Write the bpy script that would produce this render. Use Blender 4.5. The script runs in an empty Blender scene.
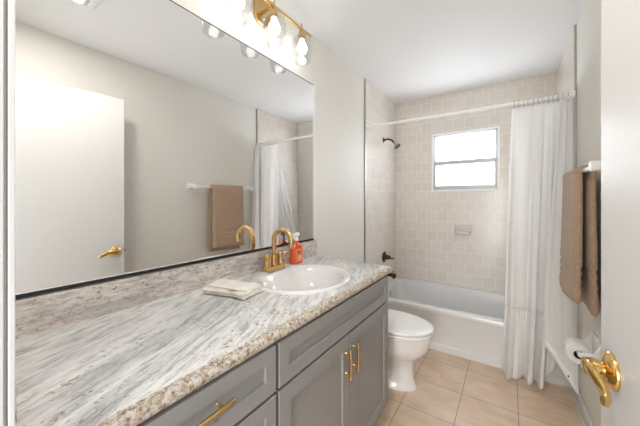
import bpy, bmesh, math, random
from mathutils import Vector, Matrix, noise
PI = math.pi
random.seed(7)
S = bpy.context.scene
COL = S.collection

# ------------------------------------------------------------------ camera, world, lights, exposure
cam_d = bpy.data.cameras.new('camera'); cam = bpy.data.objects.new('camera', cam_d); COL.objects.link(cam)
cam_d.sensor_width = 36; cam_d.lens = 280 / 640 * 36; cam_d.shift_y = -12 / 640; cam_d.clip_start = .01
cam.location = (1.15, 0, 1.27); cam.rotation_euler = (PI / 2, 0, math.radians(34.05))
S.camera = cam
W = bpy.data.worlds.new('world'); S.world = W; W.use_nodes = True
bg = W.node_tree.nodes['Background']; bg.inputs[0].default_value = (.93, .965, 1, 1); bg.inputs[1].default_value = 0.64
S.view_settings.view_transform = 'Standard'; S.view_settings.look = 'None'
S.view_settings.gamma = 1; S.view_settings.use_curve_mapping = False
S.view_settings.exposure = 0.56
BULB = 15.0
S.cycles.use_denoising = True
S.cycles.max_bounces = 14; S.cycles.diffuse_bounces = 8; S.cycles.glossy_bounces = 6
S.cycles.transparent_max_bounces = 16; S.cycles.sample_clamp_indirect = 6
S.cycles.caustics_reflective = False; S.cycles.caustics_refractive = False

H = 2.44
def portal(name, loc, rot, sx, sy):
    l = bpy.data.lights.new(name, 'AREA'); l.shape = 'RECTANGLE'; l.size = sx; l.size_y = sy
    l.cycles.is_portal = True
    o = bpy.data.objects.new(name, l); COL.objects.link(o); o.location = loc; o.rotation_euler = rot
portal('window_portal', (.75, 3.47, 1.7), (-PI / 2, 0, 0), .66, .66)
portal('doorway_portal', (1.015, -.06, 1.02), (PI / 2, 0, 0), .82, 2.04)
def area(name, loc, rot, sx, sy, e, col=(1, 1, 1)):
    l = bpy.data.lights.new(name, 'AREA'); l.shape = 'RECTANGLE'; l.size = sx; l.size_y = sy; l.energy = e; l.color = col
    o = bpy.data.objects.new(name, l); COL.objects.link(o); o.location = loc; o.rotation_euler = rot

# ------------------------------------------------------------------ materials
def mat(name, col=(.8, .8, .8), rough=.5, metal=0, **k):
    m = bpy.data.materials.new(name); m.use_nodes = True
    b = m.node_tree.nodes['Principled BSDF']
    b.inputs['Base Color'].default_value = (*col, 1); b.inputs['Roughness'].default_value = rough
    b.inputs['Metallic'].default_value = metal
    for a, v in k.items(): b.inputs[a.replace('_', ' ')].default_value = v
    return m
class N:
    def __init__(s, m): s.m = m; s.t = m.node_tree; s.b = s.t.nodes.get('Principled BSDF')
    def n(s, typ, **k):
        x = s.t.nodes.new(typ)
        for a, v in k.items(): setattr(x, a, v)
        return x
    def l(s, a, b): s.t.links.new(a, b)
    def obj(s): return s.n('ShaderNodeTexCoord').outputs['Object']
    def mapping(s, src, scale=(1, 1, 1), rot=(0, 0, 0), loc=(0, 0, 0)):
        x = s.n('ShaderNodeMapping'); x.inputs['Scale'].default_value = scale; x.inputs['Rotation'].default_value = rot
        x.inputs['Location'].default_value = loc; s.l(src, x.inputs['Vector']); return x.outputs[0]
    def noise(s, vec, scale, detail=4, rough=.5):
        x = s.n('ShaderNodeTexNoise'); x.inputs['Scale'].default_value = scale; x.inputs['Detail'].default_value = detail
        x.inputs['Roughness'].default_value = rough; s.l(vec, x.inputs['Vector']); return x.outputs['Fac']
    def ramp(s, f, stops):
        x = s.n('ShaderNodeValToRGB'); e = x.color_ramp.elements
        while len(e) < len(stops): e.new(.5)
        for q, (p, c) in zip(e, stops): q.position = p; q.color = (*c, 1) if len(c) == 3 else c
        s.l(f, x.inputs[0]); return x.outputs[0]
    def mix(s, f, a, b, typ='MIX'):
        x = s.n('ShaderNodeMix', data_type='RGBA', blend_type=typ)
        for v, i in ((f, 0), (a, 6), (b, 7)):
            if hasattr(v, 'is_output'): s.l(v, x.inputs[i])
            else: x.inputs[i].default_value = v if i == 0 else (*v, 1)
        return x.outputs[2]
    def bump(s, h, strength=.2, dist=.01):
        x = s.n('ShaderNodeBump'); x.inputs['Strength'].default_value = strength; x.inputs['Distance'].default_value = dist
        s.l(h, x.inputs['Height']); s.l(x.outputs[0], s.b.inputs['Normal'])
    def col(s, c): s.l(c, s.b.inputs['Base Color'])

def paint(name, col, rough=.5, sc=60, st=.05):
    m = mat(name, col, rough); q = N(m); q.bump(q.noise(q.obj(), sc, 3), st, .004); return m
M_wall = paint('wall_paint', (.77, .75, .695), .55)
M_ceil = paint('ceiling_paint', (.83, .835, .84), .7, 45, .12)
M_door = paint('door_paint', (.74, .725, .695), .38, 30, .02)
M_trim = paint('trim_paint', (.72, .72, .705), .35, 30, .02)

def tile_mat(name, axis):
    m = mat(name, rough=.22); q = N(m)
    sep = q.n('ShaderNodeSeparateXYZ'); q.l(q.obj(), sep.inputs[0])
    cb = q.n('ShaderNodeCombineXYZ'); q.l(sep.outputs[axis], cb.inputs[0]); q.l(sep.outputs[2], cb.inputs[1])
    mp = q.mapping(cb.outputs[0], loc=(0.02, .063, 0))
    br = q.n('ShaderNodeTexBrick'); br.offset = .5; br.squash = 1
    q.l(mp, br.inputs['Vector'])
    br.inputs['Scale'].default_value = 1; br.inputs['Brick Width'].default_value = .111; br.inputs['Row Height'].default_value = .111
    br.inputs['Mortar Size'].default_value = .0024; br.inputs['Mortar Smooth'].default_value = .3; br.inputs['Bias'].default_value = 0
    br.inputs['Color1'].default_value = (.70, .65, .595, 1); br.inputs['Color2'].default_value = (.745, .695, .64, 1)
    br.inputs['Mortar'].default_value = (.86, .84, .81, 1)
    q.col(br.outputs['Color'])
    inv = q.n('ShaderNodeMath', operation='SUBTRACT'); inv.inputs[0].default_value = 1; q.l(br.outputs['Fac'], inv.inputs[1])
    ad = q.n('ShaderNodeMath', operation='MULTIPLY_ADD'); q.l(q.noise(q.obj(), 7, 1), ad.inputs[0]); ad.inputs[1].default_value = .5; q.l(inv.outputs[0], ad.inputs[2])
    q.bump(ad.outputs[0], .35, .003)
    return m
M_tileB = tile_mat('back_wall_tile', 0); M_tileS = tile_mat('side_wall_tile', 1)

def floor_mat():
    m = mat('floor_tile', rough=.33); q = N(m)
    mp = q.mapping(q.obj(), loc=(-.585 + .305 * 4, -2.03 + .305 * 8 + .0, 0))
    br = q.n('ShaderNodeTexBrick'); br.offset = 0; q.l(mp, br.inputs['Vector'])
    for k, v in (('Scale', 1), ('Brick Width', .305), ('Row Height', .3075), ('Mortar Size', .0025), ('Mortar Smooth', .2)): br.inputs[k].default_value = v
    n1 = q.noise(q.mapping(q.obj(), (1, 2.2, 1), (0, 0, .5)), 5, 6, .6)
    c = q.ramp(n1, [(.3, (.58, .415, .285)), (.5, (.67, .515, .375)), (.7, (.74, .60, .465))])
    br.inputs['Mortar'].default_value = (.34, .23, .16, 1)
    q.l(c, br.inputs['Color1'])
    c2 = q.mix(.12, c, (.75, .62, .5)); q.l(c2, br.inputs['Color2'])
    q.col(br.outputs['Color'])
    inv = q.n('ShaderNodeMath', operation='SUBTRACT'); inv.inputs[0].default_value = 1; q.l(br.outputs['Fac'], inv.inputs[1])
    q.bump(inv.outputs[0], .4, .003)
    return m
M_floor = floor_mat()

def granite(name, brown=0.0, ang=-24, vertical=False, edge=False):
    m = mat(name, rough=.28 if not edge else .5); q = N(m)
    src = q.obj()
    if vertical: v = q.mapping(src, (1, .32, 1.6), (0.3, 0, 0))
    else:
        r = q.mapping(src, (1, 1, 1), (0, 0, math.radians(ang)))      # turn the streak direction onto Y
        warp = q.noise(r, 5, 3)
        vv = q.n('ShaderNodeVectorMath', operation='ADD'); sc = q.n('ShaderNodeVectorMath', operation='SCALE')
        cb = q.n('ShaderNodeCombineXYZ'); q.l(warp, cb.inputs[0]); q.l(cb.outputs[0], sc.inputs[0]); sc.inputs['Scale'].default_value = .05
        q.l(r, vv.inputs[0]); q.l(sc.outputs[0], vv.inputs[1])
        v = q.mapping(vv.outputs[0], (1, .13, 1))
    a = q.noise(v, 60, 8, .80)
    b = q.noise(v, 11, 5, .65)
    base = q.ramp(a, [(.30, (.20, .20, .20)), (.42, (.48, .475, .46)), (.50, (.74, .735, .72)), (.60, (.86, .855, .835))])
    if brown: base = q.ramp(a, [(.32, (.26, .20, .17)), (.42, (.52, .44, .40)), (.52, (.70, .65, .61)), (.66, (.82, .79, .77))])
    sh = q.ramp(b, [(.38, (.74, .745, .75)), (.54, (1, 1, 1))])
    c = q.mix(1.0, base, sh, 'MULTIPLY')
    iso = q.mapping(src, (1, .6 if not vertical else .7, 1))
    sp = q.noise(iso, 95, 3, .6)
    spm = q.ramp(sp, [(.60, (0, 0, 0)), (.66, (1, 1, 1))])
    pm = q.ramp(q.noise(iso, 6, 3), [(.45 - brown * .2, (0, 0, 0)), (.62, (1, 1, 1))])
    f = q.mix(1.0, spm, pm, 'MULTIPLY')
    c = q.mix(f, c, (.22, .17, .13))
    if edge:
        e = q.noise(src, 85, 6, .8)
        ec = q.ramp(e, [(.38, (.17, .11, .07)), (.46, (.44, .34, .24)), (.54, (.68, .61, .53)), (.66, (.80, .77, .73))])
        c = ec
        q.bump(e, .9, .006)
    q.col(c)
    return m
M_gran = granite('countertop_granite'); M_gback = granite('shaded_backsplash_granite', .8, vertical=True); M_gedge = granite('granite_edge', .8, edge=True)  # backsplash is the same stone, with shade and grazing light browned into its colour

M_cab = paint('cabinet_paint', (.285, .275, .27), .4, 40, .02)
M_dark = mat('dark_gap', (.02, .02, .02), .6)
def brass_mat(name, col, rough): 
    m = mat(name, col, rough, 1); q = N(m); q.bump(q.noise(q.obj(), 160, 2), .03, .002); return m
M_gold = brass_mat('brushed_gold', (.62, .41, .18), .27)
M_brass = brass_mat('polished_brass', (.78, .53, .20), .16)
M_bronze = mat('oil_rubbed_bronze', (.075, .05, .038), .3, .8)
M_nickel = mat('brushed_metal', (.5, .49, .46), .35, 1)
M_alu = mat('aluminium', (.46, .46, .47), .4, .3)
M_porc = mat('porcelain', (.82, .80, .79), .12, 0, Coat_Weight=.5)
M_tub = mat('tub_enamel', (.725, .73, .735), .16, 0, Coat_Weight=.4)
M_mirror = mat('mirror_silver', (.96, .96, .96), .0, 1)
M_black = mat('mirror_channel_black', (.015, .015, .015), .4)
M_plastic = mat('white_plastic', (.88, .88, .87), .3)
M_paper = paint('toilet_paper', (.84, .84, .83), .9, 220, .2)
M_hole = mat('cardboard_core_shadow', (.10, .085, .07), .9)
M_soap = mat('soap_dish_ceramic', (.66, .60, .575), .2)
def cloth(name, col, sc, st, rough=.95, trans=0, dark=.8):
    m = mat(name, col, rough, 0, Sheen_Weight=.15); q = N(m)
    a = q.noise(q.obj(), sc, 3, .7)
    q.col(q.mix(a, tuple(c * dark for c in col), tuple(min(1, c * (2 - dark)) for c in col)))
    q.bump(a, st, .004)
    if trans:
        t = q.n('ShaderNodeBsdfTranslucent'); t.inputs[0].default_value = (*col, 1)
        mx = q.n('ShaderNodeMixShader'); mx.inputs[0].default_value = trans
        out = q.t.nodes['Material Output']; q.l(q.b.outputs[0], mx.inputs[1]); q.l(t.outputs[0], mx.inputs[2]); q.l(mx.outputs[0], out.inputs[0])
    return m
area('daylight', (.75, 3.62, 1.72), (-PI / 2, 0, 0), .9, .8, 25.5, (.92, .96, 1))
area('hall_fill_light', (1.12, -1.6, 1.0), (PI / 2, 0, 0), .8, 1.8, 35.5, (1, .985, .96))  # unseen fill added in the hallway behind the camera to brighten the room
area('vent_fill_light', (.84, .48, H - .016), (0, 0, 0), .19, .19, 7.4, (1, .97, .93))  # fill light added under the vent to even out the brightness
M_towel = cloth('towel_terry', (.42, .295, .205), 110, 1.0, dark=.5)
M_wash = cloth('washcloth_terry', (.97, .89, .81), 120, .7, dark=.9)
M_curt = cloth('curtain_cotton', (.93, .925, .915), 150, .08, trans=.4, dark=.98)
def liner_mat():
    m = mat('liner_vinyl', (.85, .86, .87), .35); q = N(m)
    t = q.n('ShaderNodeBsdfTranslucent'); t.inputs[0].default_value = (.9, .9, .9, 1)
    tr = q.n('ShaderNodeBsdfTransparent'); tr.inputs[0].default_value = (.95, .96, .97, 1)
    m1 = q.n('ShaderNodeMixShader'); m1.inputs[0].default_value = .4; m2 = q.n('ShaderNodeMixShader'); m2.inputs[0].default_value = .45
    q.l(q.b.outputs[0], m1.inputs[1]); q.l(t.outputs[0], m1.inputs[2]); q.l(m1.outputs[0], m2.inputs[1]); q.l(tr.outputs[0], m2.inputs[2])
    q.l(m2.outputs[0], q.t.nodes['Material Output'].inputs[0]); return m
M_liner = liner_mat()
def glass_mat(name, tint=(1, 1, 1), edge=.5):
    m = bpy.data.materials.new(name); m.use_nodes = True; q = N(m); q.t.nodes.remove(q.b)
    fc = q.n('ShaderNodeLayerWeight'); fc.inputs[0].default_value = .5
    pw = q.n('ShaderNodeMath', operation='POWER'); q.l(fc.outputs['Facing'], pw.inputs[0]); pw.inputs[1].default_value = 4
    lw = q.n('ShaderNodeMath', operation='MULTIPLY_ADD'); q.l(pw.outputs[0], lw.inputs[0]); lw.inputs[1].default_value = edge; lw.inputs[2].default_value = .035
    t = q.n('ShaderNodeBsdfTransparent'); t.inputs[0].default_value = (*tint, 1)
    g = q.n('ShaderNodeBsdfGlossy'); g.inputs['Roughness'].default_value = .01; g.inputs[0].default_value = (1, 1, 1, 1)
    mx = q.n('ShaderNodeMixShader'); q.l(lw.outputs[0], mx.inputs[0]); q.l(t.outputs[0], mx.inputs[1]); q.l(g.outputs[0], mx.inputs[2])
    q.l(mx.outputs[0], q.t.nodes['Material Output'].inputs[0]); return m
M_glass = glass_mat('clear_shade_glass', (.93, .935, .94), .8); M_pane = glass_mat('window_glass', (.95, .97, .98))
def frost():
    m = bpy.data.materials.new('frosted_pane'); m.use_nodes = True; q = N(m); q.t.nodes.remove(q.b)
    t = q.n('ShaderNodeBsdfTransparent'); d = q.n('ShaderNodeBsdfTranslucent'); d.inputs[0].default_value = (.95, .97, 1, 1)
    mx = q.n('ShaderNodeMixShader'); mx.inputs[0].default_value = .5
    q.l(t.outputs[0], mx.inputs[1]); q.l(d.outputs[0], mx.inputs[2]); q.l(mx.outputs[0], q.t.nodes['Material Output'].inputs[0]); return m
M_frost = frost()
M_bulb = mat('lit_bulb', (1, 1, 1), .3); M_bulb.node_tree.nodes['Principled BSDF'].inputs['Emission Color'].default_value = (1, .955, .90, 1)
M_bulb.node_tree.nodes['Principled BSDF'].inputs['Emission Strength'].default_value = BULB
M_orange = mat('orange_liquid_bottle', (.80, .10, .02), .2, 0, Coat_Weight=.4)
M_label = mat('orange_label', (.85, .22, .08), .4); M_labely = mat('peach_label_art', (.9, .50, .25), .4); M_ink = mat('label_ink', (.15, .03, .02), .4)

# ------------------------------------------------------------------ mesh helpers (all coordinates in metres in the room's frame)
def tag(o, label=None, cat=None, group=None, kind=None):
    for k, v in (('label', label), ('category', cat), ('group', group), ('kind', kind)):
        if v: o[k] = v
    return o
def root_loc(p):
    v = Vector((0, 0, 0))
    while p: v += p.location; p = p.parent
    return v
def obj(name, bm, m, parent=None, origin=(0, 0, 0), smooth=True, bevel=0, seg=2, angle=40, rot=None):
    me = bpy.data.meshes.new(name)
    bmesh.ops.recalc_face_normals(bm, faces=bm.faces[:])
    bm.to_mesh(me); bm.free()
    off = root_loc(parent) if parent else Vector(origin)
    me.transform(Matrix.Translation(-off))
    for mm in (m if isinstance(m, (list, tuple)) else [m]): me.materials.append(mm)
    o = bpy.data.objects.new(name, me); COL.objects.link(o)
    if parent: o.parent = parent
    else: o.location = origin
    if smooth:
        me.shade_smooth()
        try: me.set_sharp_from_angle(angle=math.radians(angle))
        except Exception: pass
    if bevel:
        b = o.modifiers.new('bevel', 'BEVEL'); b.width = bevel; b.segments = seg; b.limit_method = 'ANGLE'; b.angle_limit = math.radians(40)
        b.harden_normals = False
    return o
def thing(name, label, cat, loc, group=None, kind=None):
    o = bpy.data.objects.new(name, None); COL.objects.link(o); o.location = loc; o.empty_display_size = .05
    return tag(o, label, cat, group, kind)
def box(bm, x0, x1, y0, y1, z0, z1, mi=0):
    v = [bm.verts.new((x, y, z)) for x in (x0, x1) for y in (y0, y1) for z in (z0, z1)]
    for f in ((0, 1, 3, 2), (4, 6, 7, 5), (0, 4, 5, 1), (2, 3, 7, 6), (0, 2, 6, 4), (1, 5, 7, 3)):
        bm.faces.new([v[i] for i in f]).material_index = mi
    return v
def B(*a):
    bm = bmesh.new(); box(bm, *a); return bm
def BB(*bs):
    bm = bmesh.new()
    for b in bs: box(bm, *b)
    return bm
def loft(bm, rings, cap0=True, cap1=True, closed=True, mi=0):
    R = [[bm.verts.new(p) for p in r] for r in rings]
    n = len(R[0])
    for a, b in zip(R, R[1:]):
        for i in range(n if closed else n - 1):
            j = (i + 1) % n
            bm.faces.new((a[i], a[j], b[j], b[i])).material_index = mi
    if cap0: bm.faces.new(R[0][::-1]).material_index = mi
    if cap1: bm.faces.new(R[-1]).material_index = mi
    return R
def frame_axes(d):
    d = d.normalized(); u = Vector((0, 0, 1)) if abs(d.z) < .9 else Vector((1, 0, 0))
    a = d.cross(u).normalized(); return a, d.cross(a).normalized()
def circ(c, d, r, n=20):
    a, b = frame_axes(Vector(d)); c = Vector(c)
    return [c + r * (math.cos(t) * a + math.sin(t) * b) for t in (2 * PI * i / n for i in range(n))]
def cyl(bm, p, q, r, r2=None, n=24, mi=0):
    d = Vector(q) - Vector(p); loft(bm, [circ(p, d, r, n), circ(q, d, r if r2 is None else r2, n)], mi=mi)
def lathe(bm, p, d, prof, n=28, mi=0, cap0=True, cap1=True):
    """prof: (distance along d, radius) pairs from p."""
    p = Vector(p); d = Vector(d).normalized()
    loft(bm, [circ(p + d * h, d, max(r, .0004), n) for h, r in prof], cap0, cap1, mi=mi)
def smooth_path(pts, sub=8):
    P = [Vector(p) for p in pts]; P = [P[0] * 2 - P[1]] + P + [P[-1] * 2 - P[-2]]; out = []
    for i in range(1, len(P) - 2):
        for k in range(sub):
            t = k / sub; a, b, c, d = P[i - 1:i + 3]
            out.append(.5 * ((2 * b) + (c - a) * t + (2 * a - 5 * b + 4 * c - d) * t * t + (3 * b - a - 3 * c + d) * t ** 3))
    out.append(P[-2]); return out
def tube(bm, pts, r, n=14, sub=8, flat=1.0, up=None, mi=0):
    path = smooth_path(pts, sub) if sub > 1 else [Vector(p) for p in pts]
    m = len(path); rings = []; pa = None
    for i, c in enumerate(path):
        d = (path[min(i + 1, m - 1)] - path[max(i - 1, 0)]).normalized()
        if up is not None: a = d.cross(Vector(up)).normalized()
        elif pa is None: a = frame_axes(d)[0]
        else: a = (pa - d * pa.dot(d)).normalized()
        pa = a; b = d.cross(a)
        if callable(r): rr = r(i / (m - 1))
        elif isinstance(r, (list, tuple)):
            f = i / (m - 1) * (len(r) - 1); k = min(int(f), len(r) - 2); rr = r[k] * (1 - f + k) + r[k + 1] * (f - k)
        else: rr = r
        rings.append([c + rr * (math.cos(t) * a + flat * math.sin(t) * b) for t in (2 * PI * j / n for j in range(n))])
    loft(bm, rings, mi=mi)
def rrect(x0, x1, y0, y1, r, z, n=6):
    out = []
    for cx, cy, a0 in ((x1 - r, y1 - r, 0), (x0 + r, y1 - r, 90), (x0 + r, y0 + r, 180), (x1 - r, y0 + r, 270)):
        for k in range(n + 1):
            t = math.radians(a0 + 90 * k / n); out.append(Vector((cx + r * math.cos(t), cy + r * math.sin(t), z)))
    return out
def ell(cx, cy, a, b, z, n=64, p=2.0):
    out = []
    for i in range(n):
        t = 2 * PI * i / n; c, s = math.cos(t), math.sin(t)
        out.append(Vector((cx + a * math.copysign(abs(c) ** (2 / p), c), cy + b * math.copysign(abs(s) ** (2 / p), s), z)))
    return out
def struct(name, bm, m, parent=None, **k):
    o = obj(name, bm, m, parent, **k)
    if not parent: tag(o, kind='structure')
    return o

# ------------------------------------------------------------------ the room
RW, H, D = 1.52, 2.44, 3.33
FY = .0812                                            # room face of the wall with the doorway
DX0, DX1, DZ = .61, 1.435, 2.065                     # doorway
struct('floor', B(-.12, RW + .12, -.06, D + .12, -.1, 0), M_floor, smooth=False)
struct('ceiling', B(-.12, RW + .12, -.06, D + .12, H, H + .1), M_ceil, smooth=False)
struct('wall_left', B(-.12, 0, -.06, D + .12, 0, H), M_wall, smooth=False)
struct('wall_right', B(RW, RW + .12, -.06, D + .12, 0, H), M_wall, smooth=False)
struct('wall_front', BB((0, DX0 - .02, -.045, FY, 0, H), (DX1 + .02, RW, -.045, FY, 0, H), (DX0 - .02, DX1 + .02, -.045, FY, DZ + .02, H)), M_wall, smooth=False)
WX0, WX1, WZ0, WZ1 = .427, 1.072, 1.375, 2.02
struct('wall_back', BB((0, WX0, D, D + .12, 0, H), (WX1, RW, D, D + .12, 0, H), (WX0, WX1, D, D + .12, 0, WZ0), (WX0, WX1, D, D + .12, WZ1, H)), M_tileB, smooth=False)
wl = bpy.data.objects['wall_left']; wr = bpy.data.objects['wall_right']
AY = 2.47
obj('tile_panel', B(0, .009, AY, D, 0, H), M_tileS, wl, smooth=False)
obj('tile_panel', B(RW - .009, RW, AY + .03, D, 0, H), M_tileS, wr, smooth=False)
struct('trim_1', B(0, .013, AY - .014, AY, 0, H), M_nickel, bevel=.002)
struct('trim_2', B(RW - .013, RW, AY + .018, AY + .03, .1, H), M_nickel, bevel=.002)
struct('baseboard_right', BB((RW - .014, RW, FY, AY + .018, 0, .085), (RW - .024, RW - .014, FY, AY + .018, 0, .016)), M_trim, bevel=.004)
# door frame: jamb, a shadow groove, then the casing edge
bm = BB((DX0 - .02, DX0, -.045, FY - .0105, 0, DZ), (DX1, DX1 + .02, -.045, FY - .0105, 0, DZ), (DX0 - .02, DX1 + .02, -.045, FY - .0105, DZ, DZ + .02))
struct('trim_3', bm, M_trim, bevel=.001)
bm = BB((DX0 - .02, DX0, FY - .0065, FY, 0, DZ), (DX1, DX1 + .02, FY - .0065, FY, 0, DZ), (DX0 - .02, DX1 + .02, FY - .0065, FY, DZ, DZ + .02),
        (DX0 - .02, DX0 - .008, FY - .0105, FY - .0065, 0, DZ), (DX1 + .008, DX1 + .02, FY - .0105, FY - .0065, 0, DZ))
struct('trim_4', bm, M_trim, bevel=.0012)
# window
w = thing('window_1', None, None, (.75, D, WZ0), kind='structure')
def frame_bm(x0, x1, y0, y1, z0, z1, t, tb=None):
    tb = tb or t
    return BB((x0, x0 + t, y0, y1, z0, z1), (x1 - t, x1, y0, y1, z0, z1), (x0 + t, x1 - t, y0, y1, z1 - t, z1), (x0 + t, x1 - t, y0, y1, z0, z0 + tb))
obj('window_frame', frame_bm(WX0, WX1, D - .012, D + .10, WZ0, WZ1, .018), M_plastic, w, bevel=.002)
obj('window_track', frame_bm(WX0 + .018, WX1 - .018, D - .004, D + .05, WZ0 + .018, WZ1 - .018, .009, .016), M_alu, w, bevel=.002)
MZ = 1.695
obj('sash', frame_bm(WX0 + .027, WX1 - .027, D + .018, D + .034, MZ - .018, WZ1 - .026, .010, .034), M_alu, w, bevel=.0015)
obj('sash', frame_bm(WX0 + .027, WX1 - .027, D - .003, D + .016, WZ0 + .034, MZ + .016, .016, .030), M_alu, w, bevel=.0015)
obj('meeting_rail', B(WX0 + .043, WX1 - .043, D - .004, D + .016, MZ - .030, MZ + .012), M_alu, w, bevel=.001)
obj('pane', B(WX0 + .034, WX1 - .034, D + .024, D + .027, MZ + .012, WZ1 - .032), M_frost, w, smooth=False)
obj('pane', B(WX0 + .038, WX1 - .038, D + .006, D + .009, WZ0 + .050, MZ - .002), M_frost, w, smooth=False)
bm = BB((.735, .765, D - .008, D - .001, MZ + .004, MZ + .014)); obj('sash_lock', bm, M_alu, w, bevel=.002)

# door leaf, open against the right wall
hx, hy = 1.425, .102; fx, fy = 1.335, .948
dv = Vector((fx - hx, fy - hy, 0)); dw = dv.length; dv.normalize(); nv = Vector((-dv.y, dv.x, 0))  # nv points to -X (room)
door = obj('door_1', BB((0, dw, -.035, 0, .012, 2.055)), M_door, bevel=.0015); tag(door, kind='structure')
door.matrix_world = Matrix.Translation((hx, hy, 0)) @ Matrix.Rotation(math.atan2(dv.y, dv.x), 4, 'Z')
# local frame: x along the leaf, +y toward the room, z up
hs = dw - .062; hz = .889
bm = bmesh.new()
lathe(bm, (hs, 0, hz), (0, 1, 0), [(0, .040), (.004, .0405), (.008, .038), (.011, .031), (.013, .0285), (.0145, .022), (.016, .018)], 40)
h = obj('door_handle', bm, M_brass, door, origin=(0, 0, 0))
h.data.transform(Matrix.Translation(root_loc(door))) ; h.location = (0, 0, 0)
def hchild(name, bm, par, m=M_brass):
    me = bpy.data.meshes.new(name); bmesh.ops.recalc_face_normals(bm, faces=bm.faces[:]); bm.to_mesh(me); bm.free(); me.materials.append(m); me.shade_smooth(); me.set_sharp_from_angle(angle=math.radians(40))
    o = bpy.data.objects.new(name, me); COL.objects.link(o); o.parent = par; return o
bm = bmesh.new()
lathe(bm, (hs, .010, hz), (0, 1, 0), [(0, .018), (.004, .018), (.006, .0135), (.009, .0135), (.011, .0175), (.024, .0195), (.038, .018), (.041, .013), (.042, .003)], 32)
tube(bm, [(hs + .002, .038, hz + .001), (hs - .018, .043, hz + .003), (hs - .042, .041, hz - .001), (hs - .066, .037, hz - .010), (hs - .086, .037, hz - .017), (hs - .099, .042, hz - .018), (hs - .105, .049, hz - .016)], [.0165, .0165, .015, .0135, .013, .0125, .009], 18, 8, flat=.55, up=(0, 1, 0))
hchild('lever', bm, h)
bm = bmesh.new(); cyl(bm, (hs - .018, .024, hz - .002), (hs - .0205, .024, hz - .002), .0022, n=10); hchild('set_screw', bm, h, M_black)
bm = BB((dw - .0005, dw + .001, -.028, -.006, hz - .028, hz + .028)); hchild('latch_plate', bm, door, M_brass)
bm = BB((dw, dw + .009, -.023, -.011, hz - .008, hz + .008)); hchild('latch', bm, door, M_bronze)

# ------------------------------------------------------------------ vanity
CT = .885                                                     # counter top height
def shaker(y0, y1, z0, z1, rail, x=.557, t=.02, rec=.009):
    bm = bmesh.new()
    def ring(yy0, yy1, zz0, zz1, xx): return [Vector((xx, yy0, zz0)), Vector((xx, yy1, zz0)), Vector((xx, yy1, zz1)), Vector((xx, yy0, zz1))]
    e = .0015
    loft(bm, [ring(y0, y1, z0, z1, x), ring(y0, y1, z0, z1, x + t - e), ring(y0 + e, y1 - e, z0 + e, z1 - e, x + t),
              ring(y0 + rail, y1 - rail, z0 + rail, z1 - rail, x + t), ring(y0 + rail + .0006, y1 - rail - .0006, z0 + rail + .0006, z1 - rail - .0006, x + t - rec)])
    return bm
def bar_handle(p0, p1, x, parent, label='gold bar pull'):
    """bar from p0 to p1 (y, z) standing off the face x."""
    bm = bmesh.new(); a = Vector((x + .021, *p0)); b = Vector((x + .021, *p1)); d = (b - a).normalized(); mid = (a + b) / 2
    path = [a, a * .75 + b * .25 + Vector((.003, 0, 0)), mid + Vector((.004, 0, 0)), a * .25 + b * .75 + Vector((.003, 0, 0)), b]
    tube(bm, path, .0066, 12, 5)
    L = (b - a).length
    for s in (.17, .83):
        c = a + (b - a) * s
        lathe(bm, (x, c.y, c.z), (1, 0, 0), [(0, .0055), (.002, .0045), (.019, .0045)], 12)
    return obj('handle', bm, M_gold, parent)
UY = .623
# left unit: three drawers
c1 = thing('vanity_cabinet', 'grey shaker drawer unit with gold bar pull, nearest the doorway', 'cabinet', (.28, .35, 0))
def carcass(y0, y1, par):
    bm = BB((.0, .545, y0, y0 + .018, .1, .848), (.0, .545, y1 - .018, y1, .1, .848), (.0, .545, y0 + .018, y1 - .018, .1, .118), (.0, .01, y0 + .018, y1 - .018, .118, .848),
            (.52, .5445, y0 + .018, y1 - .018, .118, .15), (.52, .5445, y0 + .018, y1 - .018, .838, .848), (.0, .49, y0, y1, 0, .1))
    return obj('body', bm, M_cab, par, bevel=.001)
carcass(.105, UY - .013, c1)
for i, (z0, z1, zh) in enumerate(((.705, .842, .787), (.42, .695, .60), (.118, .410, .33))):
    d = obj('drawer_front', shaker(.108, UY - .0065, z0, z1, .042), M_cab, c1)
    bm = BB((.08, .557, .135, UY - .035, z0 + .015, z0 + .025), (.08, .557, .135, .145, z0 + .015, z1 - .02), (.08, .557, UY - .045, UY - .035, z0 + .015, z1 - .02)); obj('drawer_box', bm, M_cab, d)
    bar_handle((.265, zh), (.447, zh), .577, d)
c2 = thing('vanity_cabinet', 'grey shaker sink base with two doors and paired gold pulls, under the sink', 'cabinet', (.28, 1.09, 0))
CE = 1.550
carcass(UY + .013, CE, c2)
obj('false_front', shaker(UY + .0065, CE - .008, .705, .842, .045), M_cab, c2)
SP = 1.078
da = obj('door', shaker(UY + .0065, SP - .002, .118, .695, .055), M_cab, c2)
db = obj('door', shaker(SP + .002, CE - .008, .118, .695, .055), M_cab, c2)
bar_handle((1.044, .52), (1.044, .648), .577, da)
bar_handle((1.114, .52), (1.114, .648), .577, db)
bm = BB((.52, .5445, UY + .031, CE - .018, .655, .675)); obj('cross_rail', bm, M_cab, c2)

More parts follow.
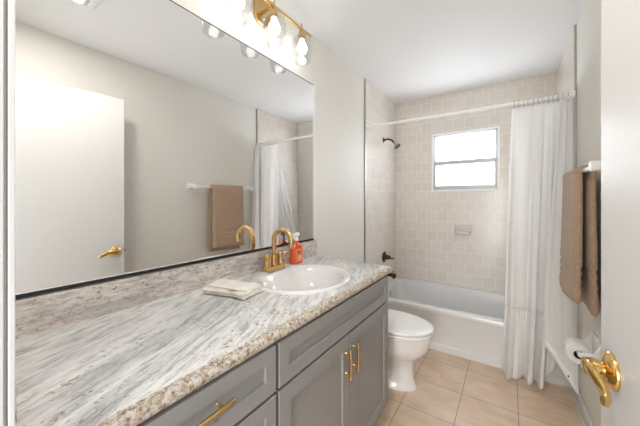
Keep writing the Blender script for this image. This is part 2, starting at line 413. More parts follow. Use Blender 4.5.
# countertop with a bowl cut-out
ct = thing('countertop', 'streaked grey and white granite vanity top with rough tan front edge', 'countertop', (.29, .85, CT - .035))
SX, SY, SA, SB = .289, 1.11, .242, .263
CY1 = 1.612
bm = bmesh.new()
n = 96
def counter_outline(x1, z, r=.03, inset=0):
    y0, y1 = FY + .001, CY1 - inset; x0 = .001; x1 = x1
    pts = [(x0, y0), (x1, y0)]
    # front edge, slightly ragged
    m = 90
    for i in range(1, m):
        y = y0 + (y1 - r - y0) * i / m
        pts.append((x1, y))
    for k in range(9):
        t = math.radians(90 * k / 8); pts.append((x1 - r + r * math.cos(t), y1 - r + r * math.sin(t)))
    pts.append((x0, y1))
    return pts
rings = []
for k, (dx, z) in enumerate(((-.012, CT - .036), (-.004, CT - .0335), (.001, CT - .027), (.0025, CT - .017), (.0005, CT - .008), (-.005, CT - .0015), (-.020, CT))):
    ring = []
    for (x, y) in counter_outline(.579, z):
        if x > .4:
            q = 0 if k in (6,) else 1
            e = noise.noise(Vector((y * 55, z * 120, 1.3))) * .0022 * q + noise.noise(Vector((y * 14, z * 60, 5))) * .0015
            x2 = x + dx + e
        else: x2 = x
        y2 = y + (dx if y > CY1 - .031 and x > .02 else 0) * (0 if y < CY1 - .031 else 1) * (.5)
        ring.append(Vector((x2, y2, z)))
    rings.append(ring)
R = loft(bm, rings, True, False, mi=1)
top_outer = R[-1]
hole = [bm.verts.new((SX + (SA - .02) * math.cos(2 * PI * i / n), SY + (SB - .02) * math.sin(2 * PI * i / n), CT)) for i in range(n)]
eds = []
for L in (top_outer, hole):
    for a, b in zip(L, L[1:] + L[:1]):
        e = bm.edges.get((a, b)) or bm.edges.new((a, b)); eds.append(e)
res = bmesh.ops.triangle_fill(bm, use_beauty=True, use_dissolve=False, edges=eds)
for g in res['geom']:
    if isinstance(g, bmesh.types.BMFace): g.material_index = 0
# cut-out wall and its bottom: drop faces of the bottom cap and refill
lowcap = [f for f in bm.faces if all(abs(v.co.z - (CT - .036)) < 1e-5 for v in f.verts)]
bmesh.ops.delete(bm, geom=lowcap, context='FACES_ONLY')
hl = [bm.verts.new((v.co.x, v.co.y, CT - .036)) for v in hole]
for i in range(n): bm.faces.new((hole[i], hole[(i + 1) % n], hl[(i + 1) % n], hl[i])).material_index = 1
eds = []
for L in (R[0], hl):
    for a, b in zip(L, L[1:] + L[:1]):
        eds.append(bm.edges.get((a, b)) or bm.edges.new((a, b)))
bmesh.ops.triangle_fill(bm, use_beauty=True, use_dissolve=False, edges=eds)
slab = obj('slab', bm, [M_gran, M_gedge], ct, angle=50)
obj('backsplash', B(.0, .020, FY + .001, 1.635, CT - .002, .992), M_gback, ct, bevel=.002)
obj('side_splash', B(.02, .53, FY, FY + .0135, CT, .992), M_gedge, ct, bevel=.002)

# mirror
mr = thing('bathroom_mirror', 'long frameless wall mirror above the granite vanity top', 'mirror', (0, .86, 1.0))
obj('mirror_glass', B(.001, .007, FY + .004, 1.609, 1.006, 2.086), M_mirror, mr, smooth=False)
obj('bottom_channel', B(.001, .010, FY + .004, 1.609, .996, 1.007), M_black, mr, smooth=False)
obj('edge_trim', B(.0, .014, 1.609, 1.624, .998, 2.086), M_plastic, mr, bevel=.002)
obj('top_channel', B(.001, .0085, FY + .004, 1.609, 2.086, 2.089), M_dark, mr, smooth=False)

# sink
sk = thing('sink', 'white round drop-in porcelain sink set in the granite top', 'sink', (SX, SY, CT))
prof = [(1.0, 0.0005), (1.003, .006), (.995, .0115), (.975, .0145), (.94, .0145), (.90, .012), (.865, .006), (.83, -.006), (.80, -.03), (.745, -.075), (.62, -.115), (.42, -.138), (.2, -.146), (.085, -.149)]
bm = bmesh.new()
cxs = lambda f: SX + (1 - f) * .12 if f < .9 else SX + (1 - f) * .12
rings = [ell(SX + max(0, (1 - f)) * .10, SY, SA * f - (.018 if f < .93 else 0), SB * f, CT + z, 72, 2.0) for f, z in prof]
loft(bm, rings, False, True)
under = [(.085, -.160), (.42, -.150), (.64, -.126), (.78, -.082), (.84, -.03), (.86, -.002), (1.0, .0005)]
rings = [ell(SX + max(0, (1 - f)) * .10, SY, SA * f - (.018 if f < .93 else 0), SB * f, CT + z, 72, 2.0) for f, z in under]
loft(bm, rings, True, False)
bmesh.ops.remove_doubles(bm, verts=bm.verts[:], dist=.0002)
obj('basin', bm, M_porc, sk, angle=70)
bm = bmesh.new(); lathe(bm, (SX + .092, SY, CT - .1475), (0, 0, 1), [(0, .022), (.003, .022), (.004, .017), (.002, .013)], 24); obj('drain', bm, M_gold, sk)

# faucet
FX, FYc, FZ = .090, 1.122, CT + .0145
fa = thing('faucet', 'brushed gold centerset faucet with high curved spout, on the sink rim', 'faucet', (FX, FYc, FZ))
bm = bmesh.new()
loft(bm, [rrect(FX - .027, FX + .027, FYc - .076, FYc + .076, .012, FZ), rrect(FX - .027, FX + .027, FYc - .076, FYc + .076, .012, FZ + .021), rrect(FX - .0255, FX + .0255, FYc - .0745, FYc + .0745, .011, FZ + .0225)])
obj('base_plate', bm, M_gold, fa)
bm = bmesh.new()
lathe(bm, (FX, FYc, FZ + .02), (0, 0, 1), [(0, .0185), (.052, .0185), (.054, .017), (.056, .013)], 28)
zt = FZ + .155; rad = .062
pts = [(FX, FYc, FZ + .07), (FX, FYc, FZ + .11), (FX, FYc, zt)]
for k in range(1, 10):
    t = PI - PI * k / 9 * 1.03
    pts.append((FX + rad + rad * math.cos(t), FYc, zt + rad * math.sin(t)))
lx = pts[-1]; pts.append((lx[0] - .003, FYc, lx[2] - .022))
tube(bm, pts, .0135, 20, 5)
obj('spout', bm, M_gold, fa)
for s in (-1, 1):
    bm = bmesh.new(); y = FYc + s * .052
    lathe(bm, (FX, y, FZ + .02), (0, 0, 1), [(0, .0195), (.030, .0195), (.031, .0188), (.032, .0195), (.066, .0195), (.068, .018)], 28)
    hh = obj('handle', bm, M_gold, fa)
    bm = bmesh.new(); cyl(bm, (FX, y + s * .012, FZ + .076), (FX - .006, y + s * .060, FZ + .078), .0055, .005, 12)
    obj('lever', bm, M_gold, hh)

# spray bottle
bx, by, bz = .060, 1.350, CT + .0006
sb = thing('spray_bottle', 'orange soap bottle with white pump trigger, beside the faucet', 'bottle', (bx, by, bz))
bm = bmesh.new()
loft(bm, [rrect(bx - a, bx + a, by - b, by + b, min(a, b) * .8, bz + z, 5) for z, a, b in
          ((.0, .020, .043), (.004, .023, .046), (.05, .023, .046), (.085, .022, .044), (.105, .020, .038), (.122, .015, .024), (.135, .0105, .0115), (.142, .0095, .0095))])
obj('bottle', bm, M_orange, sb)
bm = BB((bx + .0225, bx + .0236, by - .036, by + .036, bz + .012, bz + .092)); bb = obj('label', bm, M_label, sb); bb['label'] = 'orange paper label with a peach picture'
bm = bmesh.new(); lathe(bm, (bx + .0232, by + .008, bz + .036), (1, 0, 0), [(0, .018), (.001, .0175)], 24); obj('label_art', bm, M_labely, bb)
bm = BB((bx + .0236, bx + .024, by - .02, by + .018, bz + .070, bz + .076), (bx + .0236, bx + .024, by - .015, by + .013, bz + .060, bz + .064)); obj('label_print', bm, M_ink, bb)
bm = bmesh.new()
lathe(bm, (bx, by, bz + .140), (0, 0, 1), [(0, .014), (.014, .014), (.016, .010), (.030, .009)], 20)
box(bm, bx - .009, bx + .009, by - .026, by + .022, bz + .168, bz + .188); box(bm, bx - .006, bx + .006, by - .032, by - .026, bz + .172, bz + .184)
tube(bm, [(bx, by - .012, bz + .170), (bx, by - .022, bz + .158), (bx, by - .026, bz + .143)], .004, 10, 4)
obj('trigger_head', bm, M_plastic, sb, bevel=.002)

# folded washcloth
def ribbon(path, y_of, L0, L1, th, jit, nlen=40):
    bm = bmesh.new(); rows = []
    for j in range(nlen + 1):
        t = j / nlen; row = []
        for i, (w_, z_) in enumerate(path):
            x = L0 + (L1 - L0) * t
            e = noise.noise(Vector((x * 14, i * .35, 3.1))) * jit
            row.append(bm.verts.new((x + noise.noise(Vector((i * .3, t * 2, 9))) * jit, w_ + e, z_ + noise.noise(Vector((x * 18, w_ * 18, 7 + (i // 12)))) * jit * .35 * (z_ * 30))))
        rows.append(row)
    for a, b in zip(rows, rows[1:]):
        for i in range(len(a) - 1): bm.faces.new((a[i], a[i + 1], b[i + 1], b[i]))
    return bm
path = []; wv = .056; lay = 4; gap = .0088
for k in range(lay):
    z = .004 + k * gap; s = 1 if k % 2 == 0 else -1
    m = wv - .004 * k * .4
    for i in range(9): path.append((s * (-m + 2 * m * i / 8), z))
    if k < lay - 1:
        for a in (30, 90, 150):
            t = math.radians(a - 90); path.append((s * (m + .5 * gap * math.cos(t)), z + gap / 2 + gap / 2 * math.sin(t)))
bm = ribbon(path, None, -.105, .105, .004, .020)
wc = obj('washcloth', bm, M_wash, origin=(0, 0, 0)); tag(wc, 'cream washcloth folded flat on the granite beside the sink', 'washcloth')
wc.location = (.195, .765, CT + .0038); wc.rotation_euler = (0, 0, math.radians(11))
so = wc.modifiers.new('thick', 'SOLIDIFY'); so.thickness = .0078; so.offset = 0
ss = wc.modifiers.new('sub', 'SUBSURF'); ss.levels = 1; ss.render_levels = 1

# vanity light
LX, LZ = .10, 2.318; LY = [.870, 1.113, 1.356]
vl = thing('vanity_light', 'gold three-bulb bar light with clear glass shades, above the mirror', 'light', (0, 1.113, LZ))
bm = bmesh.new()
def plate_ring(x, s): return [Vector((x, p.x, p.y)) for p in rrect(1.113 - .058 * s, 1.113 + .058 * s, LZ - .085 * s + .01, LZ + .085 * s + .01, .05 * s, 0, 8)]
loft(bm, [plate_ring(.0, 1), plate_ring(.016, 1), plate_ring(.019, .96)]); obj('back_plate', bm, M_gold, vl)
bm = BB((.018, LX, 1.106, 1.120, LZ - .006, LZ + .006)); obj('arm', bm, M_gold, vl, bevel=.001)
bm = BB((LX - .006, LX + .006, .775, 1.451, LZ - .007, LZ + .007)); obj('bar', bm, M_gold, vl, bevel=.001)
for y in LY:
    bm = bmesh.new()
    lathe(bm, (LX, y, LZ - .001), (0, 0, -1), [(0, .006), (.012, .006), (.014, .019), (.018, .0205), (.062, .0205), (.064, .018)], 24)
    sk_ = obj('socket', bm, M_gold, vl)
    bm = bmesh.new(); lathe(bm, (LX, y, LZ + .005), (0, 0, 1), [(0, .004), (.03, .004), (.033, .0015)], 12); obj('finial', bm, M_gold, sk_)
    bm = bmesh.new()
    pr = [(.052, .021), (.050, .030), (.053, .045), (.062, .058), (.078, .0655), (.10, .067), (.13, .064), (.16, .059), (.188, .055), (.200, .052), (.206, .045), (.208, .030), (.2085, .001)]
    # outer then inner skin, closed at the bottom
    lathe(bm, (LX, y, LZ), (0, 0, -1), pr, 40, cap0=False, cap1=True)
    pi_ = [(h_ + (.002 if h_ < .07 else 0) - (.005 if h_ > .19 else 0), max(r_ - .0022, .0006)) for h_, r_ in pr]
    lathe(bm, (LX, y, LZ), (0, 0, -1), pi_, 40, cap0=False, cap1=True)
    g = obj('glass_shade', bm, M_glass, vl, angle=80)
    bm = bmesh.new()
    lathe(bm, (LX, y, LZ - .060), (0, 0, -1), [(0, .0125), (.012, .0135), (.025, .018), (.040, .0265), (.055, .0305), (.070, .0290), (.082, .021), (.089, .010), (.091, .001)], 28)
    obj('bulb', bm, M_bulb, vl)

# ------------------------------------------------------------------ toilet
TY = 1.935
to = thing('toilet', 'white two-piece toilet with closed lid between the vanity and the tub', 'toilet', (.4, TY, 0))
def egg(xb, xf, hw, z, xm=None, n=56, p=2.15, y=TY):
    xm = xm if xm is not None else xb + (xf - xb) * .45; out = []
    for i in range(n):
        t = 2 * PI * i / n; c, s = math.cos(t), math.sin(t)
        a = (xf - xm) if c > 0 else (xm - xb); pp = 2.0 if c > 0 else 2.8
        out.append(Vector((xm + a * math.copysign(abs(c) ** (2 / pp), c), y + hw * math.copysign(abs(s) ** (2 / pp), s), z)))
    return out
bm = bmesh.new()
lv = [(.12, .632, .118, .0), (.12, .632, .118, .012), (.125, .622, .108, .03), (.13, .612, .100, .06), (.14, .606, .097, .12), (.14, .608, .100, .165), (.14, .620, .112, .19),
      (.13, .650, .138, .215), (.12, .682, .160, .245), (.11, .708, .172, .285), (.10, .724, .176, .345), (.09, .728, .178, .365), (.09, .728, .178, .375), (.095, .722, .173, .380)]
loft(bm, [egg(a, b, c, z) for a, b, c, z in lv])
obj('bowl', bm, M_porc, to, angle=70)
bm = bmesh.new(); tube(bm, [(.20, TY - .112, .20), (.30, TY - .112, .15), (.40, TY - .100, .10), (.47, TY - .085, .06)], [.030, .034, .03, .02], 14, 6); tube(bm, [(.20, TY + .112, .20), (.30, TY + .112, .15), (.40, TY + .100, .10), (.47, TY + .085, .06)], [.030, .034, .03, .02], 14, 6)
obj('trapway', bm, M_porc, to)
for s in (-1, 1):
    bm = bmesh.new(); lathe(bm, (.34, TY + s * .118, .0), (0, 0, 1), [(0, .018), (.02, .017), (.03, .012), (.034, .004)], 16); obj('bolt_cap', bm, M_porc, to)
def slab_loft(z0, z1, xb, xf, hw, e=.006, dome=0):
    bm = bmesh.new(); r = [egg(xb + e, xf - e, hw - e, z0), egg(xb, xf, hw, z0 + e * .7), egg(xb, xf, hw, z1 - e), egg(xb + e * .5, xf - e * .5, hw - e * .5, z1 - e * .3), egg(xb + e * 1.6, xf - e * 1.6, hw - e * 1.6, z1)]
    if dome: r += [egg(xb + .05, xf - .06, hw - .05, z1 + dome), egg(xb + .12, xf - .15, hw - .1, z1 + dome * 1.3)]
    loft(bm, r); return bm
obj('seat', slab_loft(.385, .4025, .24, .738, .190), M_plastic, to, angle=60)
obj('lid', slab_loft(.4095, .4265, .235, .740, .192, dome=.003), M_plastic, to, angle=60)
for s in (-1, 1):
    bm = bmesh.new(); cyl(bm, (.232, TY + s * .05, .405), (.232, TY + s * .09, .405), .012); obj('hinge', bm, M_plastic, to)
tk = obj('tank', B(.012, .195, TY - .21, TY + .21, .392, .67), M_porc, to, bevel=.02, seg=4)
obj('tank_lid', B(.008, .205, TY - .218, TY + .218, .671, .70), M_porc, to, bevel=.008, seg=3)
bm = bmesh.new(); cyl(bm, (.195, TY - .15, .62), (.212, TY - .15, .62), .011); tube(bm, [(.210, TY - .15, .62), (.214, TY - .12, .617), (.214, TY - .08, .612)], .005, 10, 4); obj('flush_lever', bm, M_nickel, to)

# ------------------------------------------------------------------ tub
TF, TH = 2.53, .352
tb = thing('bathtub', 'white alcove bathtub with flat apron below the tiled walls', 'bathtub', (.75, 2.93, 0))
bm = bmesh.new()
x0, x1, y1 = .0095, RW - .0095, D - .001
rr = [rrect(x0, x1, TF, y1, .003, 0), rrect(x0, x1, TF, y1, .003, .050), rrect(x0, x1, TF + .008, y1, .003, .056), rrect(x0, x1, TF + .010, y1, .003, TH - .055), rrect(x0, x1, TF + .004, y1, .003, TH - .045),
      rrect(x0, x1, TF, y1, .003, TH - .036), rrect(x0, x1, TF, y1, .003, TH - .012), rrect(x0, x1, TF + .004, y1, .004, TH - .003), rrect(x0, x1, TF + .012, y1, .005, TH)]
def inn(fx0, fx1, fy0, fy1, r, z): return rrect(x0 + fx0, x1 - fx1, TF + fy0, y1 - fy1, r, z)
rr += [inn(.055, .06, .070, .04, .13, TH), inn(.060, .068, .076, .045, .13, TH - .004), inn(.066, .08, .082, .05, .13, TH - .014), inn(.072, .14, .092, .058, .14, TH - .09),
       inn(.085, .22, .105, .07, .15, .14), inn(.11, .28, .13, .095, .15, .085), inn(.17, .34, .19, .15, .13, .07), inn(.3, .5, .3, .28, .06, .066)]
loft(bm, rr); obj('tub_shell', bm, M_tub, tb, angle=50)
bm = bmesh.new(); lathe(bm, (.078, 2.955, .262), (1, 0, .12), [(0, .036), (.006, .036), (.012, .030), (.014, .012)], 28); obj('overflow_plate', bm, M_nickel, tb)
bm = bmesh.new(); lathe(bm, (.30, 2.96, .070), (0, 0, 1), [(0, .03), (.004, .028), (.005, .01)], 24); obj('drain', bm, M_nickel, tb)
struct('trim_5', B(.01, RW - .014, TF - .007, TF, 0, .008), M_trim, bevel=.003)

# tub and shower fittings
VY = 2.952
sv = thing('shower_valve', 'dark bronze shower valve with lever on the side tile above the spout', 'faucet', (.009, VY, .66))
bm = bmesh.new(); lathe(bm, (.009, VY, .655), (1, 0, 0), [(0, .060), (.005, .060), (.012, .05), (.016, .034), (.020, .03)], 32); obj('escutcheon', bm, M_bronze, sv)
bm = bmesh.new(); lathe(bm, (.028, VY, .655), (1, 0, 0), [(0, .028), (.030, .024), (.048, .019), (.052, .01)], 24); tube(bm, [(.068, VY, .657), (.085, VY - .012, .650), (.105, VY - .02, .650), (.125, VY - .028, .656)], [.012, .009, .008, .010], 12, 6); obj('lever', bm, M_bronze, sv)
sp = thing('tub_spout', 'dark bronze tub spout on the side tile below the valve', 'faucet', (.009, VY, .46))
bm = bmesh.new(); lathe(bm, (.009, VY, .470), (1, 0, -.03), [(0, .030), (.006, .030), (.010, .022), (.07, .020), (.10, .021), (.118, .024), (.130, .022), (.131, .014)], 24); cyl(bm, (.118, VY, .468), (.118, VY, .436), .019, .017, 20); obj('spout_body', bm, M_bronze, sp)
bm = bmesh.new(); lathe(bm, (.108, VY, .486), (0, 0, 1), [(0, .003), (.014, .003), (.015, .008), (.022, .007)], 14); obj('diverter_knob', bm, M_bronze, sp)
sh = thing('shower', 'small dark shower head on a bronze arm high on the side tile', 'shower head', (.009, 2.93, 1.93))
bm = bmesh.new(); lathe(bm, (.009, 2.93, 1.935), (1, 0, 0), [(0, .028), (.004, .028), (.010, .018), (.012, .012)], 24); obj('flange', bm, M_bronze, sh)
bm = bmesh.new(); tube(bm, [(.015, 2.93, 1.935), (.06, 2.93, 1.94), (.10, 2.93, 1.925), (.128, 2.93, 1.893)], .0095, 14, 6); obj('arm', bm, M_bronze, sh)
d = Vector((.75, -.05, -.85)).normalized(); p = Vector((.127, 2.93, 1.895))
bm = bmesh.new(); lathe(bm, p, d, [(0, .010), (.012, .013), (.02, .010), (.03, .018), (.048, .034), (.060, .037)], 24); hd = obj('head', bm, M_nickel, sh)
bm = bmesh.new(); lathe(bm, p + d * .060, d, [(0, .0365), (.004, .035), (.005, .01)], 24); obj('nozzle_plate', bm, M_black, hd)

# soap dish
sd = thing('soap_dish', 'ceramic soap dish set in the back tile under the window', 'soap dish', (.74, D, .95))
bm = bmesh.new()
def sring(y, sx, z0, z1, r=.012): return [Vector((p.x, y, p.y)) for p in rrect(.742 - sx, .742 + sx, z0, z1, r, 0, 4)]
loft(bm, [sring(D - .0005, .079, .908, 1.015), sring(D - .008, .079, .908, 1.015), sring(D - .013, .074, .913, 1.010, .01)]); obj('back_plate', bm, M_soap, sd)
bm = bmesh.new(); loft(bm, [rrect(.742 - .070, .742 + .070, D - .060, D - .008, .02, .918), rrect(.742 - .074, .742 + .074, D - .082, D - .008, .022, .926), rrect(.742 - .074, .742 + .074, D - .082, D - .008, .022, .950), rrect(.742 - .066, .742 + .066, D - .074, D - .012, .016, .951), rrect(.742 - .060, .742 + .060, D - .068, D - .016, .014, .936)]); obj('tray', bm, M_soap, sd)

# ------------------------------------------------------------------ shower rod, rings, curtain, liner
RY, RZ = 2.50, 1.985
rd = thing('shower_rod', 'white straight shower curtain rod spanning wall to wall', 'rod', (.76, RY, RZ))
bm = bmesh.new(); cyl(bm, (.012, RY, RZ), (RW - .012, RY, RZ), .0125, n=20); obj('rod_tube', bm, M_plastic, rd)
for x, s in ((.0095, 1), (RW - .0095, -1)):
    bm = bmesh.new(); lathe(bm, (x, RY, RZ), (s, 0, 0), [(0, .026), (.006, .025), (.018, .016), (.022, .0155)], 24); obj('rod_flange', bm, M_plastic, rd)
ringxs = [1.185 + .0275 * i for i in range(12)]
def ring_bm(x, y):
    bm = bmesh.new(); n = 20; pts = []
    for k in range(n + 1):
        t = 2 * PI * k / n; pts.append((x + .004 * math.sin(t), y + .017 * math.sin(t), RZ - .0075 + .024 * math.cos(t)))
    tube(bm, pts, .0022, 8, 1); return bm
proto = None
for i, x in enumerate(ringxs):
    if proto is None:
        proto = obj('curtain_ring', ring_bm(0, 0), M_nickel, origin=(0, 0, RZ)); o = proto
    else: o = proto.copy(); COL.objects.link(o)
    o.location = (x, RY, RZ); o.rotation_euler = (0, 0, random.uniform(-.3, .3))
    tag(o, 'thin metal curtain ring on the white rod holding the white curtain', 'curtain ring', 'curtain rings along the rod')

def sheet(cols, rows, f):
    bm = bmesh.new(); g = [[bm.verts.new(f(i / cols, j / rows)) for i in range(cols + 1)] for j in range(rows + 1)]
    for a, b in zip(g, g[1:]):
        for i in range(cols): bm.faces.new((a[i], a[i + 1], b[i + 1], b[i]))
    return bm
def lerp(a, b, t): return a + (b - a) * t
def folds(s, z, k):
    """pleat offset in Y at fraction s of the curtain's width."""
    a = lerp(.012, .030, min(1, (1.95 - z) / 1.2))
    ph = 2 * PI * (3.6 * s + .22 * math.sin(3.1 * s * PI + k) + .05 * math.sin(z * 2))
    return a * math.sin(ph) + .006 * math.sin(ph * 2.3 + z * 1.5 + k) + .005 * noise.noise(Vector((s * 7, z * 2.5, k)))
def cx_edges(z):
    t = max(0, min(1, (1.95 - z) / 1.95))
    l = lerp(1.166, 1.112, t ** .8); r = lerp(1.497, 1.425, t ** 1.3); return l, r
def cy(z):
    t = max(0, min(1, (1.95 - z) / 1.95)); return lerp(2.492, 2.425, min(1, t * 1.15))
def cur(s, t):
    z = lerp(1.957, .50, t); l, r = cx_edges(z)
    # scalloped heading between the rings
    zz = z - (.010 * abs(math.sin(PI * 12 * s)) * (1 - t) ** 6)
    return (lerp(l, r, s), cy(z) + folds(s, z, .7) * min(1, .45 + t * 2), zz)
sc = thing('shower_curtain', 'white cotton shower curtain gathered at the rod, with a ruffled hem', 'shower curtain', (1.32, 2.45, 0))
o = obj('curtain_panel', sheet(200, 60, cur), M_curt, sc, angle=180); o.modifiers.new('thick', 'SOLIDIFY').thickness = .0015
def ruf(s, t):
    l, r = cx_edges(lerp(.50, .0, t)); l -= .012 * t; zb = .012 + .035 * noise.noise(Vector((s * 3, 1, 1)))
    if s > .68: zb = lerp(zb, .19, ((s - .68) / .32) ** 1.1)
    zb = max(zb, .010)
    z = lerp(.505, zb, t)
    ph = 2 * PI * (11 * s)
    y = cy(z) + folds(s, .5, .7) * (1 + .45 * t) + .012 * t * math.sin(ph * .5 + .8 * math.sin(5 * s)) + .003 * math.sin(ph * 2) * (1 - t)
    return (lerp(l, r, s) + .004 * math.cos(ph) * t, y - .006 * t, z)
o = obj('ruffle', sheet(220, 24, ruf), M_curt, sc, angle=180); o.modifiers.new('thick', 'SOLIDIFY').thickness = .0015
l_, r_ = cx_edges(.5)
pts = [(lerp(l_, r_, i / 90), cy(.5) + folds(i / 90, .5, .7) - .004, .502 + .0012 * math.sin(i * 1.9)) for i in range(91)]
bm = bmesh.new(); tube(bm, pts, lambda f: .0042 + .0012 * math.sin(f * 260), 8, 1); obj('gathered_seam', bm, M_curt, sc)

# inner liner: hangs from the rod and falls inside the tub
def lin(s, t):
    z = lerp(1.955, .30, t)
    x = lerp(lerp(1.18, 1.49, s), lerp(1.15, 1.45, s), t)
    y0 = 2.520 + max(0, t - .03) * lerp(.50, .16, s)
    y = y0 + .014 * math.sin(2 * PI * 6 * s + t) * (.35 + .65 * t) + .01 * noise.noise(Vector((s * 4, t * 3, 2)))
    return (x, max(y, 2.516 + .1 * t), z)
o = obj('curtain_liner', sheet(120, 50, lin), M_liner, origin=(1.32, 2.6, .3), angle=180); tag(o, 'sheer white liner falling inside the bathtub behind the cotton curtain', 'shower liner'); o.modifiers.new('thick', 'SOLIDIFY').thickness = .0006
# outer liner flap hanging outside against the right wall, its hem rising diagonally
def hem(x): return lerp(.30, .075, max(0, min(1, (x - 1.36) / .14)))
def lin2(s, t):
    x = lerp(lerp(1.43, 1.502, s), lerp(1.345, 1.502, s), min(1, t * 1.3)); z = lerp(1.945, hem(x), t)
    yb = lerp(2.375, 2.30, s); y = lerp(2.455, yb, t ** 1.2) - .012 * math.sin(2 * PI * 2.6 * s + .6) * (1 - .6 * t)
    return (x, y - .02 * math.sin(PI * t) * (1 - s), z)
ol = thing('curtain_liner', 'white plastic liner flap outside the tub, its hem slanting to the baseboard', 'shower liner', (1.45, 2.4, .1))
o = obj('flap', sheet(50, 60, lin2), M_curt, ol, angle=180); o.modifiers.new('thick', 'SOLIDIFY').thickness = .0012
def hemband(s, t):
    tt = lerp(.965, 1.0, t); p = lin2(s, tt); return (p[0], p[1] - .0025, p[2])
o = obj('hem', sheet(50, 3, hemband), M_plastic, ol, angle=180); o.modifiers.new('thick', 'SOLIDIFY').thickness = .001
pm = Vector(hemband(.72, .5)); bm = bmesh.new(); lathe(bm, pm + Vector((0, -.001, 0)), (0, -1, .1), [(0, .006), (.002, .005)], 14); obj('magnet', bm, M_bronze, ol)

# ------------------------------------------------------------------ towel bar, towel
BX, BZ = 1.448, 1.415
tr = thing('towel_bar', 'white ceramic towel bar on the wall behind the door', 'towel bar', (RW, 1.97, BZ))
bm = bmesh.new(); box(bm, BX - .0085, BX + .0085, 1.60, 2.34, BZ - .0085, BZ + .0085); obj('rail', bm, M_plastic, tr, bevel=.003)
for y in (1.60, 2.34):
    bm = bmesh.new()
    def pr_(x, a, r): return [Vector((x, p.x, p.y)) for p in rrect(y - a, y + a, BZ - a, BZ + a, r, 0, 4)]
    loft(bm, [pr_(RW, .036, .008), pr_(RW - .008, .036, .008), pr_(RW - .018, .022, .008), pr_(BX + .02, .019, .007), pr_(BX - .016, .022, .008), pr_(BX - .020, .019, .007)])
    obj('post', bm, M_plastic, tr)
Y0t, Y1t = 1.80, 2.19
tw = thing('bath_towel', 'thick taupe terry towel folded over the white towel bar', 'towel', (BX, 1.995, BZ))
def towel_layer(xa_top, xa_bot, zt, zb, th, seed, yo=0):
    """a folded slab of terry from top to bottom, closed outline, extruded in Y with soft rounding"""
    rings = []; n = 44
    for j in range(n + 1):
        t = j / n; z = lerp(zt, zb, t)
        cxm = lerp(xa_top, xa_bot, t ** 1.2); hw = th / 2 * (1 + .25 * t)
        if j == n: hw *= .55
        if j == n - 1: hw *= .85
        band = 0
        for bz_ in (.845, .868, .891, .914, .937):
            band = max(band, math.exp(-((z - bz_ + (1.0 if 0 else 0)) / .005) ** 2))
        hw2 = hw * (1 - .35 * band)
        y0 = Y0t + yo - .012 * t + .006 * noise.noise(Vector((z * 4, seed, 1))); y1 = Y1t + yo + .012 * t + .006 * noise.noise(Vector((z * 4, seed, 5)))
        ring = []
        m = 20
        for k in range(m + 1):
            s = k / m; y = lerp(y0, y1, s); e = math.sqrt(max(0, 1 - (2 * s - 1) ** 12))
            wv_ = .006 * math.sin(s * 5 + seed + t) * t
            ring.append(Vector((cxm - hw2 * (.35 + .65 * e) + wv_ + .002 * noise.noise(Vector((y * 30, z * 30, seed))), y, z + .022 * (1 - s) * t ** 6)))
        for k in range(m, -1, -1):
            s = k / m; y = lerp(y0, y1, s); e = math.sqrt(max(0, 1 - (2 * s - 1) ** 12))
            wv_ = .006 * math.sin(s * 5 + seed + t) * t
            ring.append(Vector((cxm + hw2 * (.35 + .65 * e) + wv_, y, z + .022 * (1 - s) * t ** 6)))
        rings.append(ring)
    bm = bmesh.new(); loft(bm, rings); return bm
o = obj('front_fold', towel_layer(BX - .020, BX - .034, BZ - .005, .760, .034, 1), M_towel, tw, angle=180)
o = obj('back_fold', towel_layer(BX + .026, BX + .038, BZ - .005, .715, .030, 4, -.006), M_towel, tw, angle=180)
# saddle over the bar
rings = []
for k in range(15):
    t = PI * k / 14; row = []
    c, s = math.cos(PI - t), math.sin(t)
    ro, ri = .039, .0115
    cxx = BX + .0035
    o_ = [Vector((cxx + ro * c, y, BZ - .006 + .034 * s)) for y in [lerp(Y0t, Y1t, i / 12) for i in range(13)]]
    i_ = [Vector((cxx + ri * c, y, BZ - .006 + .0155 * s)) for y in [lerp(Y0t, Y1t, i / 12) for i in range(12, -1, -1)]]
    rings.append(o_ + i_)
bm = bmesh.new(); loft(bm, rings); obj('top_fold', bm, M_towel, tw, angle=60)

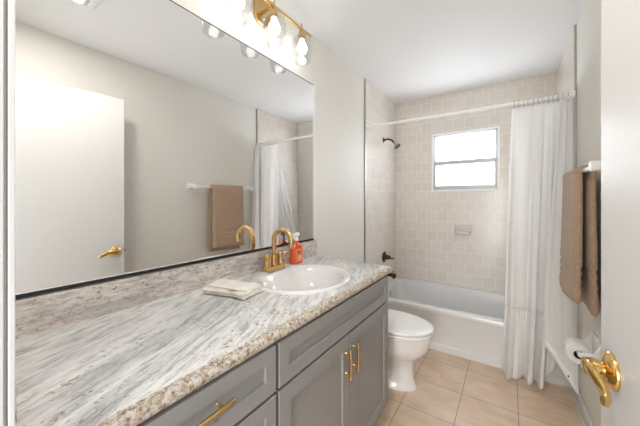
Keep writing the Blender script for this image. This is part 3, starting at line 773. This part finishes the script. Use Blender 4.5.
# ------------------------------------------------------------------ toilet paper
PX, PZ = 1.440, .508
hp = thing('toilet_paper_holder', 'white wall-mounted paper holder with two arms, below the towel', 'paper holder', (RW, 1.95, PZ))
for y0_ in (1.862, 2.025):
    bm = bmesh.new(); prof2 = [(RW, PZ + .055), (RW - .012, PZ + .055), (RW - .03, PZ + .020), (PX - .004, PZ + .010), (PX - .010, PZ), (PX - .004, PZ - .010), (RW - .03, PZ - .020), (RW - .012, PZ - .055), (RW, PZ - .055)]
    loft(bm, [[Vector((x, y0_, z)) for x, z in prof2], [Vector((x, y0_ + .014, z)) for x, z in prof2]]); obj('arm', bm, M_plastic, hp, bevel=.003)
obj('back_plate', B(RW - .010, RW, 1.862, 2.039, PZ - .06, PZ + .075), M_plastic, hp, bevel=.003)
bm = bmesh.new(); cyl(bm, (PX, 1.876, PZ), (PX, 2.025, PZ), .009); obj('spindle', bm, M_plastic, hp)
rp = thing('toilet_paper_roll', 'white toilet paper roll on the wall-mounted holder', 'toilet paper', (PX, 1.95, PZ - .01))
bm = bmesh.new()
pr = [(0, .021), (0, .046), (.003, .048), (.105, .048), (.108, .046), (.108, .021)]
R = [circ((PX, 1.893 + h_, PZ - .011), (0, 1, 0), r_, 40) for h_, r_ in pr]
loft(bm, R + [R[0]], False, False); bmesh.ops.remove_doubles(bm, verts=bm.verts[:], dist=1e-5)
obj('paper', bm, M_paper, rp, angle=50)
bm = bmesh.new(); R = [circ((PX, 1.892 + h_, PZ - .011), (0, 1, 0), r_, 32) for h_, r_ in ((0, .0195), (0, .021), (.110, .021), (.110, .0195))]
loft(bm, R + [R[0]], False, False); bmesh.ops.remove_doubles(bm, verts=bm.verts[:], dist=1e-5); obj('cardboard_core', bm, M_hole, rp)

# ceiling vent (seen in the mirror)
cv = thing('ceiling_vent', 'square white exhaust vent with an added fill light on the ceiling, corner seen in the mirror', 'vent', (.84, .48, H))
vx0, vx1, vy0, vy1 = .715, .972, .375, .632
obj('frame', B(vx0, vx1, vy0, vy1, H - .004, H), M_plastic, cv, bevel=.001)
bm = BB((vx0, vx0 + .03, vy0, vy1, H - .014, H - .003), (vx1 - .03, vx1, vy0, vy1, H - .014, H - .003), (vx0 + .03, vx1 - .03, vy0, vy0 + .03, H - .014, H - .003), (vx0 + .03, vx1 - .03, vy1 - .03, vy1, H - .014, H - .003))
obj('border', bm, M_plastic, cv, bevel=.002)
obj('backing', B(vx0 + .03, vx1 - .03, vy0 + .03, vy1 - .03, H - .006, H - .0042), M_dark, cv, smooth=False)
for i in range(9):
    x = vx0 + .045 + i * .021
    obj('slat', BB((x, x + .010, vy0 + .03, vy1 - .03, H - .013, H - .0065)), M_plastic, cv, smooth=False)
